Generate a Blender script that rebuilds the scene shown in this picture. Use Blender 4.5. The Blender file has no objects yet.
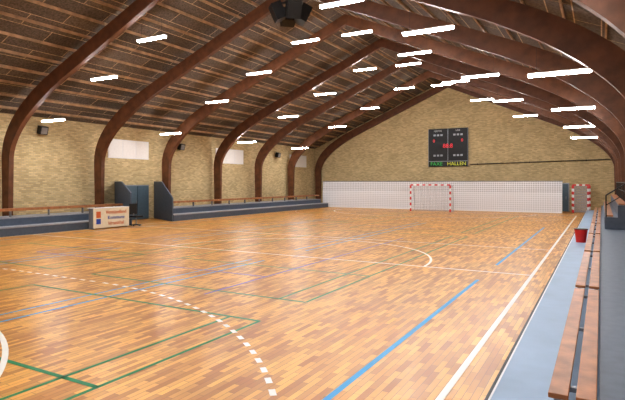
import bpy, math, random, bmesh
from mathutils import Vector, Matrix
random.seed(3)
sc=bpy.context.scene
sc.view_settings.view_transform='Standard'
try: sc.view_settings.look='Medium High Contrast'
except Exception as e:
    print('LOOK',e)
sc.view_settings.exposure=0.0

# ------------------------------------------------------------ materials
def new_mat(name):
    m=bpy.data.materials.new(name); m.use_nodes=True
    nt=m.node_tree; b=nt.nodes['Principled BSDF']; return m,nt,b
def mat(name,col,rough=.6,metal=0,noise=.0,nscale=8,emit=None,estr=0):
    m,nt,b=new_mat(name)
    b.inputs['Roughness'].default_value=rough; b.inputs['Metallic'].default_value=metal
    b.inputs['Base Color'].default_value=(*col,1)
    if noise>0:
        tc=nt.nodes.new('ShaderNodeTexCoord'); n=nt.nodes.new('ShaderNodeTexNoise')
        n.inputs['Scale'].default_value=nscale; n.inputs['Detail'].default_value=4
        nt.links.new(tc.outputs['Object'],n.inputs['Vector'])
        r=nt.nodes.new('ShaderNodeValToRGB')
        r.color_ramp.elements[0].position=.3; r.color_ramp.elements[1].position=.7
        r.color_ramp.elements[0].color=(*[c*(1-noise) for c in col],1)
        r.color_ramp.elements[1].color=(*[min(1,c*(1+noise)) for c in col],1)
        nt.links.new(n.outputs['Fac'],r.inputs['Fac']); nt.links.new(r.outputs['Color'],b.inputs['Base Color'])
    if emit:
        b.inputs['Emission Color'].default_value=(*emit,1); b.inputs['Emission Strength'].default_value=estr
    return m
def vec_nodes(nt,ax):
    tc=nt.nodes.new('ShaderNodeTexCoord'); s=nt.nodes.new('ShaderNodeSeparateXYZ'); c=nt.nodes.new('ShaderNodeCombineXYZ')
    nt.links.new(tc.outputs['Object'],s.inputs[0])
    nt.links.new(s.outputs[ax[0]],c.inputs[0]); nt.links.new(s.outputs[ax[1]],c.inputs[1])
    return c,tc
def brick_mat(name,ax,c1,c2,cm,w,h,mort,rough,bias=0,offset=.5,coat=0,nscale=.5,lo=.86,hi=1.12):
    m,nt,b=new_mat(name)
    c,tc=vec_nodes(nt,ax)
    t=nt.nodes.new('ShaderNodeTexBrick'); t.inputs['Scale'].default_value=1
    t.inputs['Brick Width'].default_value=w; t.inputs['Row Height'].default_value=h
    t.inputs['Mortar Size'].default_value=mort; t.inputs['Mortar Smooth'].default_value=.1
    t.inputs['Bias'].default_value=bias; t.offset=offset
    t.inputs['Color1'].default_value=(*c1,1); t.inputs['Color2'].default_value=(*c2,1); t.inputs['Mortar'].default_value=(*cm,1)
    nt.links.new(c.outputs[0],t.inputs['Vector'])
    n=nt.nodes.new('ShaderNodeTexNoise'); n.inputs['Scale'].default_value=nscale; n.inputs['Detail'].default_value=5
    nt.links.new(tc.outputs['Object'],n.inputs['Vector'])
    mp=nt.nodes.new('ShaderNodeMapRange'); mp.inputs[1].default_value=.3; mp.inputs[2].default_value=.7
    mp.inputs[3].default_value=lo; mp.inputs[4].default_value=hi
    nt.links.new(n.outputs['Fac'],mp.inputs[0])
    mx=nt.nodes.new('ShaderNodeMix'); mx.data_type='RGBA'; mx.blend_type='MULTIPLY'; mx.inputs[0].default_value=1
    nt.links.new(t.outputs['Color'],mx.inputs[6]); nt.links.new(mp.outputs[0],mx.inputs[7])
    nt.links.new(mx.outputs[2],b.inputs['Base Color'])
    b.inputs['Roughness'].default_value=rough
    if coat:
        b.inputs['Coat Weight'].default_value=coat; b.inputs['Coat Roughness'].default_value=.25
    return m

M={}
M['floor']=brick_mat('parquet',(1,0),(.88,.46,.10),(.44,.165,.025),(.30,.12,.03),.42,.08,.003,.38,coat=.22)
M['brick_x']=brick_mat('yellow_brick_x',(1,2),(.72,.565,.30),(.48,.36,.18),(.46,.39,.27),.24,.075,.009,.9,nscale=.7,lo=.88,hi=1.08)
M['brick_y']=brick_mat('yellow_brick_y',(0,2),(.72,.565,.30),(.48,.36,.18),(.46,.39,.27),.24,.075,.009,.9,nscale=.7,lo=.88,hi=1.08)
M['ceil']=brick_mat('woodwool_panels',(1,0),(.17,.142,.12),(.105,.088,.076),(.54,.41,.27),2.5,.62,.016,.95,nscale=14,lo=.6,hi=1.4)
M['beam']=mat('glulam_wood',(.125,.048,.02),.5,noise=.3,nscale=3)
M['purlin']=mat('purlin_wood',(.44,.29,.17),.6,noise=.3,nscale=3)
M['slate']=mat('slate_blue_paint',(.085,.11,.15),.5,noise=.1)
M['tread']=mat('blue_grey_linoleum',(.31,.42,.56),.5,noise=.08,nscale=2)
M['tread_d']=mat('dark_linoleum',(.13,.16,.21),.5,noise=.1)
M['nosing']=mat('grey_nosing',(.33,.34,.37),.5,noise=.1)
M['black']=mat('black_plastic',(.012,.012,.013),.5,noise=.2)
M['white']=mat('white_paint',(.8,.8,.8),.45,noise=.03)
M['lwhite']=mat('line_white',(.9,.88,.82),.4,noise=.03)
M['lblue']=mat('line_blue',(.0,.32,.66),.4,noise=.05)
M['lnavy']=mat('line_violet',(.10,.09,.42),.4,noise=.05)
M['lgreen']=mat('line_green',(.0,.22,.07),.4,noise=.05)
M['bench']=mat('bench_wood',(.40,.17,.07),.45,noise=.3,nscale=5)
M['steel']=mat('grey_steel',(.3,.31,.33),.4,metal=.6,noise=.1)
M['netpost']=mat('grey_post',(.62,.63,.67),.5,noise=.05)
M['red']=mat('red_paint',(.62,.03,.03),.4,noise=.06)
M['door']=mat('door_paint',(.10,.15,.19),.45,noise=.08)
M['pane']=mat('window_panel',(.85,.83,.80),.3,noise=.03)
M['lamp']=mat('fluorescent_tube',(1,1,1),.4,emit=(.98,.98,1),estr=92)
M['led_red']=mat('led_red',(.5,.02,.02),.4,emit=(1,.05,.08),estr=.5)
M['led_y']=mat('led_yellow',(.4,.4,.02),.4,emit=(.8,.8,.1),estr=.35)
M['led_g']=mat('led_green',(.03,.2,.05),.4,emit=(.05,.8,.1),estr=.3)
M['label']=mat('label_print',(.5,.5,.5),.5,noise=.05)
M['cream']=mat('cream_board',(.75,.68,.52),.5,noise=.05)
M['orange']=mat('orange_print',(.6,.15,.05),.5,noise=.05)
M['blue']=mat('blue_print',(.03,.08,.4),.5,noise=.05)
def netmat(name,alpha,cell,thread=1,col=(.76,.77,.81),ms=.1):
    m,nt,b=new_mat(name); b.inputs['Base Color'].default_value=(*col,1)
    c,tc=vec_nodes(nt,(0,2))
    t=nt.nodes.new('ShaderNodeTexBrick'); t.inputs['Scale'].default_value=1
    t.inputs['Brick Width'].default_value=cell; t.inputs['Row Height'].default_value=cell; t.offset=0
    t.inputs['Mortar Size'].default_value=cell*ms
    t.inputs['Color1'].default_value=(alpha,)*3+(1,); t.inputs['Color2'].default_value=(alpha,)*3+(1,); t.inputs['Mortar'].default_value=(thread,)*3+(1,)
    nt.links.new(c.outputs[0],t.inputs['Vector'])
    nt.links.new(t.outputs['Color'],b.inputs['Alpha'])
    b.inputs['Roughness'].default_value=.8
    return m
M['net']=netmat('white_net',.55,.16,1)
M['netd']=netmat('white_net_dense',.74,.16,1,(.8,.81,.84))
M['goalnet']=netmat('goal_net',.05,.12,.4)

# ------------------------------------------------------------ mesh builder
class B:
    def __init__(s,name): s.name=name; s.v=[]; s.f=[]; s.mi=[]; s.mats=[]
    def m(s,k):
        if k not in s.mats: s.mats.append(k)
        return s.mats.index(k)
    def box(s,x0,x1,y0,y1,z0,z1,k,R=None):
        n=len(s.v)
        for x,y,z in [(x0,y0,z0),(x1,y0,z0),(x1,y1,z0),(x0,y1,z0),(x0,y0,z1),(x1,y0,z1),(x1,y1,z1),(x0,y1,z1)]:
            p=Vector((x,y,z)); 
            if R: p=R@p
            s.v.append(p)
        for f in [(0,3,2,1),(4,5,6,7),(0,1,5,4),(1,2,6,5),(2,3,7,6),(3,0,4,7)]:
            s.f.append([n+i for i in f]); s.mi.append(s.m(k))
        return s
    def prism(s,pts,axis,a0,a1,k):
        n=len(s.v); N=len(pts)
        for a in (a0,a1):
            for p,q in pts:
                s.v.append(Vector((p,a,q)) if axis=='y' else Vector((a,p,q)) if axis=='x' else Vector((p,q,a)))
        s.f.append([n+i for i in range(N)]); s.f.append([n+N+i for i in reversed(range(N))])
        s.mi+= [s.m(k)]*2
        for i in range(N):
            j=(i+1)%N; s.f.append([n+j,n+i,n+N+i,n+N+j]); s.mi.append(s.m(k))
        return s
    def cyl(s,p,q,r,k,n=12,r2=None):
        p=Vector(p);q=Vector(q); r2=r if r2 is None else r2
        d=(q-p).normalized(); a=d.orthogonal().normalized(); b=d.cross(a)
        i0=len(s.v)
        for c,rr in((p,r),(q,r2)):
            for i in range(n):
                t=2*math.pi*i/n; s.v.append(c+a*rr*math.cos(t)+b*rr*math.sin(t))
        s.f.append([i0+i for i in reversed(range(n))]); s.f.append([i0+n+i for i in range(n)]); s.mi+=[s.m(k)]*2
        for i in range(n):
            j=(i+1)%n; s.f.append([i0+i,i0+j,i0+n+j,i0+n+i]); s.mi.append(s.m(k))
        return s
    def strip(s,L,R,z,k):
        for i in range(len(L)-1):
            n=len(s.v)
            for p in (L[i],R[i],R[i+1],L[i+1]): s.v.append(Vector((p[0],p[1],z)))
            s.f.append([n,n+1,n+2,n+3]); s.mi.append(s.m(k))
    def mesh(s):
        me=bpy.data.meshes.new(s.name); me.from_pydata([tuple(v) for v in s.v],[],s.f)
        for k in s.mats: me.materials.append(M[k])
        for p,i in zip(me.polygons,s.mi): p.material_index=i
        me.update(); return me
    def make(s,parent=None,loc=(0,0,0),bevel=0):
        o=bpy.data.objects.new(s.name,s.mesh()); o.location=loc
        bpy.context.collection.objects.link(o)
        if parent: o.parent=parent
        if bevel:
            md=o.modifiers.new('bev','BEVEL'); md.width=bevel; md.segments=2; md.limit_method='ANGLE'
        return o
def inst(name,me,loc=(0,0,0),rot=(0,0,0)):
    o=bpy.data.objects.new(name,me); o.location=loc; o.rotation_euler=rot
    bpy.context.collection.objects.link(o); return o
def text(name,s,size,loc,rot,k,parent,align='CENTER'):
    c=bpy.data.curves.new(name,'FONT'); c.body=s; c.size=size; c.align_x=align; c.align_y='CENTER'; c.extrude=.004
    o=bpy.data.objects.new(name,c); o.location=loc; o.rotation_euler=rot; c.materials.append(M[k])
    bpy.context.collection.objects.link(o); o.parent=parent; return o

# ------------------------------------------------------------ shell
XL,XR,Y0,Y1=-24.55,1.75,-9.0,44.2
XC=-11.45; RZ=11.15; SL=.43
def roof(x): return RZ-SL*abs(x-XC)
B('floor').box(XL,XR,Y0,Y1,-.3,0,'floor').make()
wl=B('wall_left'); wins=[(19.9,22.9),(29.3,32.6),(39.5,42.5),(9.6,12.9)]
wl.box(XL-.3,XL,Y0-.3,Y1+.3,-.3,roof(XL)+.1,'brick_x')
wl.make()
for i,(a,b) in enumerate(wins):
    w=B('window_%d'%(i+1))
    w.box(XL+.0,XL+.04,a,b,3.65,4.75,'white')
    n=3
    for j in range(n):
        ya=a+.06+(b-a-.06)*j/n; w.box(XL+.04,XL+.05,ya,a+(b-a-.06)*(j+1)/n,3.71,4.69,'pane')
    w.make()
B('wall_right').box(XR,XR+.3,Y0-.3,Y1+.3,-.3,roof(XR)+.1,'brick_x').make()
for nm,a,b in(('wall_far',Y1,Y1+.3),('wall_near',Y0-.3,Y0)):
    B(nm).prism([(XL,-.3),(XR,-.3),(XR,roof(XR)),(XC,RZ),(XL,roof(XL))],'y',a,b,'brick_y').make()
ce=B('ceiling')
ce.prism([(XL-.3,roof(XL-.3)),(XC,RZ),(XC,RZ+.2),(XL-.3,roof(XL-.3)+.2)],'y',Y0-.3,Y1+.3,'ceil')
ce.prism([(XR+.3,roof(XR+.3)),(XC,RZ),(XC,RZ+.2),(XR+.3,roof(XR+.3)+.2)],'y',Y0-.3,Y1+.3,'ceil')
for sgn in(-1,1):
    for i in range(0,14):
        d=.15+i*.95
        x=XC+sgn*d; z=roof(x)
        if x<XL+.1 or x>XR-.1: continue
        ce.prism([(x-.025,z-.11),(x+.025,z-.11),(x+.025,z),(x-.025,z)],'y',Y0,Y1,'purlin')
ce.make()

# arches
def arch_half(s):
    A=(-24.0,0.0);Bp=(-24.0,3.4);C=(-23.9,5.2)
    D=(-20.0,10.6-SL*(8.55))
    path=[(A[0],A[1],.46),(-24.0,1.7,.52),(Bp[0],Bp[1],.60)]
    for i in range(1,15):
        t=i/14
        x=(1-t)**2*Bp[0]+2*t*(1-t)*C[0]+t*t*D[0]; z=(1-t)**2*Bp[1]+2*t*(1-t)*C[1]+t*t*D[1]
        path.append((x,z,.60+.1*math.sin(math.pi*t)))
    path+= [(-16,10.6-SL*4.55,.56),(XC,10.6,.5)]
    out=[];inn=[]
    for i,(x,z,w) in enumerate(path):
        p=path[max(0,i-1)];q=path[min(len(path)-1,i+1)]
        dx,dz=q[0]-p[0],q[1]-p[1];l=math.hypot(dx,dz);dx/=l;dz/=l
        if i==len(path)-1: nx,nz=0,1.08
        else: nx,nz=-dz,dx
        out.append((x+nx*w/2,z+nz*w/2)); inn.append((x-nx*w/2,z-nz*w/2))
    if s>0:
        out=[(2*XC-a,b) for a,b in out]; inn=[(2*XC-a,b) for a,b in inn]
    return out,inn
ab=B('glulam_arch')
for s in(-1,1):
    out,inn=arch_half(s)
    for i in range(len(out)-1):
        ab.prism([out[i],out[i+1],inn[i+1],inn[i]],'y',-.11,.11,'beam')
am=ab.mesh()
bm=bmesh.new(); bm.from_mesh(am); bmesh.ops.remove_doubles(bm,verts=bm.verts,dist=.0005)
bmesh.ops.recalc_face_normals(bm,faces=bm.faces); bm.to_mesh(am); bm.free()
AY=[13.9+5*k for k in range(-4,7)]
for y in AY: inst('glulam_arch',am,(0,y,0))

# ------------------------------------------------------------ lights
S=7.39
lb=B('ceiling_light')
lb.box(-.76,.76,-.09,.09,.025,.06,'white')
lb.box(-.74,.74,-.075,.075,-.035,.024,'lamp')
lb.cyl((-.55,0,.05),(-.55,0,.75),.004,'black',6); lb.cyl((.55,0,.05),(.55,0,.75),.004,'black',6)
lm=lb.mesh()
for r in(.19,.57,.95,1.42):
    for sg in(-1,1):
        for j in range(0,6):
            x=XC+sg*r*S; y=j*S
            if y>43: continue
            z=2.27+(1.035-.46*r)*S
            inst('ceiling_light',lm,(x,y if j else .4,z))

# ------------------------------------------------------------ court lines
cl=B('court_lines'); zc=[.003]
def lx(x,y0,y1,k,w=.05):
    z=zc[0]; cl.strip([(x-w/2,y0),(x-w/2,y1)],[(x+w/2,y0),(x+w/2,y1)],z,k)
def ly(y,x0,x1,k,w=.05):
    z=zc[0]; cl.strip([(x0,y+w/2),(x1,y+w/2)],[(x0,y-w/2),(x1,y-w/2)],z,k)
def arc(cx,cy,r,a0,a1,k,w=.05,dash=None):
    n=max(8,int(abs(a1-a0)*r/ .25)); L=[];R=[]
    if dash:
        tot=abs(a1-a0)*r; nd=int(tot/dash)
        for i in range(0,nd,2):
            b0=a0+(a1-a0)*i/nd;b1=a0+(a1-a0)*(i+1)/nd
            arc(cx,cy,r,b0,b1,k,w)
        return
    for i in range(n+1):
        a=a0+(a1-a0)*i/n
        L.append((cx+(r-w/2)*math.cos(a),cy+(r-w/2)*math.sin(a))); R.append((cx+(r+w/2)*math.cos(a),cy+(r+w/2)*math.sin(a)))
    cl.strip(L,R,zc[0],k)
SX0,SX1=-21.4,-1.47; G0,G1=-1.2,38.8
zc[0]=.0030
for x0 in(-20.4,-14.45,-8.5):
    for (a,b) in((-1.1,12.3),(14.7,28.1)):
        lx(x0,a,b,'lblue',.07)
        if x0==-8.5: lx(x0+6.0,a,b,'lblue',.08)
        else: lx(x0+5.5,a,b,'lblue',.06)
zc[0]=.0035
for (a,b) in((-6.5,6.9),(8.4,21.8),(23.3,36.7)):
    for x0 in(-4.86,-12.5):
        lx(x0,a,b,'lgreen',.06); lx(x0-.6,a,b,'lgreen',.06) ; lx(x0-6.1,a,b,'lgreen',.06)
        for yy in(a,b,b-3.1 if b==6.9 else a+3.1): ly(yy,x0-6.1,x0,'lgreen',.07)
zc[0]=.0040
lx(-7.0,8,20,'lnavy',.06); ly(10.2,-16,-7,'lnavy',.06); ly(24.8,-16,-7,'lnavy',.06); lx(-16,10.2,24.8,'lnavy',.06)
zc[0]=.0045
lx(SX0,G0,G1,'lwhite',.06);lx(SX1,G0,G1,'lwhite',.08);ly(G0,SX0,SX1,'lwhite');ly(G1,SX0,SX1,'lwhite',.07);ly(18.8,SX0,SX1,'lwhite',.07)
ly(13.5,SX0,SX1,'lwhite',.07)
zc[0]=.0050
lim9=math.acos(8.45/9)
for g,sg in((G0,1),(G1,-1)):
    for r,dash in((6,None),(9,.17)):
        l0=lim9 if r==9 else 0
        if dash:
            for i in range(9): ly(g+sg*r,XC-1.5+i*.34,XC-1.5+i*.34+.17,'lwhite',.07)
        else: ly(g+sg*r,XC-1.5,XC+1.5,'lwhite',.06)
        arc(XC+1.5,g,r,sg*l0,sg*math.pi/2,'lwhite',.075,dash)
        arc(XC-1.5,g,r,math.pi-sg*l0,math.pi-sg*math.pi/2,'lwhite',.075,dash)
    ly(g+sg*7,XC-.5,XC+.5,'lwhite')
arc(-8.75,13.5,4.6,0,math.pi,'lwhite',.07)
cl.make()

# ------------------------------------------------------------ left tribune
SK=-.49
def tribune_left(y0,y1,e0,e1):
    def yy(y,x,e): return y+(x+21.5)*SK if e else y
    t=B('spectator_steps')
    def slab(xa,xb,za,zb,k): t.prism([(xa,yy(y0,xa,e0)),(xb,yy(y0,xb,e0)),(xb,yy(y1,xb,e1)),(xa,yy(y1,xa,e1))],'z',za,zb,k)
    slab(-22.3,-21.55,0,.33,'slate'); slab(-22.3,-21.52,.33,.38,'nosing')
    slab(-23.6,-22.3,0,.68,'slate'); slab(-23.6,-22.27,.68,.73,'nosing')
    t.make()
    b=B('tribune_bench')
    ya=yy(y0,-22.5,e0)+.15; yb=yy(y1,-22.5,e1)-.15
    b.box(-22.66,-22.42,ya,yb,1.08,1.12,'bench'); b.box(-22.42,-22.40,ya,yb,1.0,1.12,'bench')
    y=ya+.3
    while y<yb-.3:
        b.box(-22.6,-22.5,y,y+.05,.732,1.08,'steel'); y+=1.8
    b.make()
tribune_left(Y0+.1,18.8,0,1); tribune_left(22.0,41.3,1,0)
def side_wall(y,zl):
    w=B('stair_side_wall')
    def P(x): return y+(x+21.5)*SK
    prof=[(-24.5,0),(-21.5,0),(-21.5,zl),(-23.2,2.3),(-24.5,2.3)]
    for dy in(0,.09):
        for x,z in prof: w.v.append(Vector((x,P(x)+dy,z)))
    w.f=[[0,1,2,3,4],[9,8,7,6,5]]+[[(i+1)%5,i,i+5,(i+1)%5+5] for i in range(5)]
    w.mi=[w.m('slate')]*7; w.make()
side_wall(18.85,1.7); side_wall(21.85,1.36)
d=B('door_1')
d.box(XL,XL+.06,21.0,22.9,0,2.1,'steel'); d.box(XL+.06,XL+.1,21.06,21.94,.02,2.03,'door'); d.box(XL+.06,XL+.1,21.98,22.84,.02,2.03,'door')
d.box(XL+.1,XL+.13,21.86,21.9,.9,1.15,'steel'); d.make()

# scorer table
t=B('scorers_table')
t.box(-21.02,-20.98,16.2,18.3,.06,1.0,'cream'); t.box(-21.45,-20.98,16.2,18.3,1.0,1.03,'white')
for y in(16.25,18.2): t.box(-21.4,-21.02,y,y+.05,.006,1.0,'steel')
t.box(-20.98,-20.975,16.35,16.6,.55,.85,'orange'); t.box(-20.98,-20.975,16.35,16.6,.25,.5,'blue')
to=t.make()
for i,s in enumerate(('Vestsjaelland','Kommune','Idraetshal')):
    text('print_%d'%i,s,.24,(-20.97,17.5,.8-.27*i),(math.pi/2,0,math.pi/2),'orange' if i!=1 else 'blue',to)
c=B('office_chair')
c.box(-21.2,-20.75,18.55,19.0,.45,.52,'black'); c.box(-21.24,-21.18,18.55,19.0,.6,1.15,'black'); c.cyl((-21,18.78,.08),(-21,18.78,.45),.03,'steel')
c.box(-21.22,-21.18,18.74,18.82,.5,.65,'steel')
for a in range(5):
    an=a*2*math.pi/5; c.cyl((-21,18.78,.08),(-21+.27*math.cos(an),18.78+.27*math.sin(an),.035),.025,'black',8)
c.make()

# ------------------------------------------------------------ far end
n=B('ball_stop_net')
YN=41.5
n.box(-22.2,-2.5,YN,YN+.01,1.5,2.3,'net'); n.box(-22.2,-2.5,YN-.01,YN+.02,.08,1.5,'netd')
n.box(-22.25,-2.45,YN-.03,YN+.03,2.3,2.36,'steel'); n.box(-22.2,-2.5,YN-.02,YN+.02,0.0,.08,'white')
for i in range(11):
    x=-22.2+19.7*i/10; n.cyl((x,YN+.05,0),(x,YN+.05,2.3),.025,'netpost',8)
n.make()
def goal(x0,x1,y,z=.006,name='handball_goal',dep=1.0):
    g=B(name)
    def stripe(p,q_,n):
        p=Vector(p);q_=Vector(q_)
        for i in range(n):
            a=p.lerp(q_,i/n);b=p.lerp(q_,(i+1)/n)
            lo=[min(a[k],b[k])-(.05 if abs(a[k]-b[k])<1e-6 else 0) for k in range(3)]
            hi=[max(a[k],b[k])+(.05 if abs(a[k]-b[k])<1e-6 else 0) for k in range(3)]
            g.box(lo[0],hi[0],lo[1],hi[1],lo[2],hi[2],'red' if i%2==0 else 'white')
    w=x1-x0
    stripe((0,0,0),(0,0,2.0),9); stripe((w,0,0),(w,0,2.0),9); stripe((0,0,2.04),(w,0,2.04),max(5,int(w/.22)|1))
    for x in(0,w):
        g.cyl((x,0,2.0),(x,dep*.8,2.0),.02,'steel',8); g.cyl((x,dep*.8,2.0),(x,dep,.03),.02,'steel',8); g.cyl((x,0,.03),(x,dep,.03),.02,'steel',8)
    g.cyl((0,dep,.03),(w,dep,.03),.02,'steel',8)
    g.prism([(dep*.8,1.98),(dep,.03),(dep+.01,.03),(dep*.8+.01,1.98)],'x',0,w,'goalnet')
    g.box(0,w,.0,dep*.8,2.0,2.005,'goalnet')
    return g.make(loc=(x0,y,z))
goal(XC-1.54,XC+1.54,G1)
goal(-1.9,-.75,43.1,name='small_goal',dep=.8)
goal(-1.8,-.85,42.3,name='small_goal',dep=.6)
d=B('door_2'); d.box(-3.2,-2.15,Y1-.06,Y1,0,2.2,'steel'); d.box(-3.12,-2.23,Y1-.1,Y1-.06,.02,2.12,'door'); d.box(-2.4,-2.36,Y1-.13,Y1-.1,.95,1.15,'steel'); d.make()
sb=B('scoreboard'); cx=XC; yb=Y1-.005
sb.box(cx-1.68,cx+1.68,yb-.14,yb,3.6,6.85,'black')
for a,b in((-1.7,-1.67),(1.67,1.7)): sb.box(cx+a,cx+b,yb-.17,yb-.14,3.6,6.85,'steel')
sb.box(cx-.02,cx+.02,yb-.16,yb-.14,4.1,6.85,'steel'); sb.box(cx-1.66,cx+1.66,yb-.17,yb-.14,4.03,4.07,'steel')
for x in(-.85,.85):
    for z in(6.3,4.55):
        for q in(-.3,0,.3): sb.box(cx+x+q-.1,cx+x+q+.1,yb-.15,yb-.14,z-.08,z+.08,'steel')
so=sb.make()
R=(math.pi/2,0,0)
text('time_digits','88:8',.5,(cx,yb-.18,5.35),R,'led_red',so)
text('home_digits','0',.36,(cx-1.2,yb-.18,5.8),R,'led_red',so); text('away_digits','0',.36,(cx+1.2,yb-.18,5.8),R,'led_red',so)
text('banner_a','FAXE',.45,(cx-1.5,yb-.185,3.82),R,'led_g',so,'LEFT')
text('banner_b','HALLEN',.44,(cx+1.55,yb-.185,3.82),R,'led_y',so,'RIGHT')
text('home_label','HJEMME',.2,(cx-.85,yb-.18,6.65),R,'label',so); text('away_label','UDE',.2,(cx+.85,yb-.18,6.65),R,'label',so)
r=B('wall_rail'); r.cyl((-9.6,Y1-.1,3.75),(.6,Y1-.1,3.95),.03,'black',8)
for x in(-9,-5,-1): r.box(x-.03,x+.03,Y1-.12,Y1,3.75+ (x+9.6)*.0196-.05,3.75+(x+9.6)*.0196+.05,'black')
r.make()
s=B('speaker_cluster')
s.cyl((XC,18.5,9.9),(XC,18.5,10.4),.03,'steel')
s.box(XC-.9,XC+.9,18.45,18.55,9.85,9.92,'black')
for i in range(4):
    an=i*math.pi/2+math.pi/4
    Rm=Matrix.Translation((XC,18.5,9.4))@Matrix.Rotation(an,4,'Z')@Matrix.Translation((.55,0,0))@Matrix.Rotation(math.radians(25),4,'Y')
    s.box(-.22,.22,-.3,.3,-.35,.35,'black',Rm); s.box(.22,.23,-.25,.25,-.3,.3,'black',Rm)
s.make()
for (y,z) in((15.8,4.85),(25.5,4.6),(37.2,4.6)):
    s=B('wall_speaker'); Rm=Matrix.Translation((-24.28,y,z))@Matrix.Rotation(math.radians(15),4,'Y')
    s.box(-.14,.14,-.2,.2,-.2,.2,'black',Rm); s.box(.14,.15,-.16,.16,-.16,.16,'steel',Rm); s.box(-24.55,-24.3,y-.04,y+.04,z-.03,z+.03,'steel'); s.make()

# ------------------------------------------------------------ right tribune
YE=41.9
t=B('spectator_step')
t.box(-.94,-.02,Y0+.1,YE,0,.22,'black'); t.box(-.90,-.02,Y0+.1,YE,.22,.25,'tread'); t.box(-.92,-.90,Y0+.1,YE,.22,.25,'white')
t.box(-1.02,-.94,Y0+.1,YE,0,.1,'black')
t.make()
t=B('spectator_walkway')
t.box(-.015,.82,Y0+.1,YE,0,.57,'slate'); t.box(-.015,.82,Y0+.1,YE,.57,.6,'tread_d')
t.make()
def bench(y0,y1):
    b=B('bench')
    L=y1-y0
    b.box(-.36,-.22,0,L,.61,.65,'bench'); b.box(-.17,-.03,0,L,.61,.65,'bench')
    for y in(.3,L/2,L-.35):
        b.box(-.34,-.05,y,y+.05,.57,.61,'steel'); b.box(-.34,-.29,y,y+.05,.252,.57,'steel'); b.box(-.1,-.05,y,y+.05,.252,.57,'steel')
    b.make(loc=(0,y0,0),bevel=.006)
y=-.4
while y<36:
    bench(y,y+4.5); y+=4.75
b=B('red_bucket')
b.cyl((-.6,19.5,.252),(-.6,19.5,.68),.15,'red',20,.2); b.cyl((-.6,19.5,.68),(-.6,19.5,.7),.22,'black',20); b.cyl((-.8,19.5,.66),(-.4,19.5,.66),.012,'steel',6); b.make()
# raised dark seating tiers with wooden seats and railing at the far part of the right side
e=B('seating_tier')
e.prism([(.1,.602),(.8,.602),(.8,1.45),(.5,1.45),(.5,1.02),(.1,1.02)],'y',21,36,'slate')
e.box(.12,.36,21.05,35.95,1.05,1.09,'bench'); e.box(.52,.78,21.05,35.95,1.47,1.51,'bench')
for i in range(9):
    yy=21.02+i*1.86
    e.box(.2,.26,yy,yy+.05,1.02,1.05,'steel'); e.box(.6,.66,yy,yy+.05,1.45,1.47,'steel')
    e.cyl((.79,yy+.02,1.45),(.79,yy+.02,2.25),.02,'black',8)
e.cyl((.79,21.02,2.25),(.79,35.95,2.25),.025,'black',8); e.cyl((.79,21.02,1.9),(.79,35.95,1.9),.018,'black',8)
for (xx,z0,z1) in((.14,.602,1.8),(.79,1.45,2.25)): e.cyl((xx,21.03,z0),(xx,21.03,z1),.022,'black',8)
e.cyl((.14,21.03,1.8),(.79,21.03,2.25),.022,'black',8); e.cyl((.14,21.03,1.45),(.79,21.03,1.9),.016,'black',8)
e.make()

w=bpy.data.worlds.new('world'); sc.world=w; w.use_nodes=True
w.node_tree.nodes['Background'].inputs[0].default_value=(.6,.65,.7,1); w.node_tree.nodes['Background'].inputs[1].default_value=.4
cam=bpy.data.cameras.new('camera'); co=bpy.data.objects.new('camera',cam); bpy.context.collection.objects.link(co)
co.location=(0,0,2.27); co.rotation_euler=(math.pi/2,0,math.radians(29.3))
cam.sensor_width=36; cam.lens=36*515/625; cam.shift_y=-18/625; cam.clip_end=200; cam.clip_start=.05
sc.camera=co
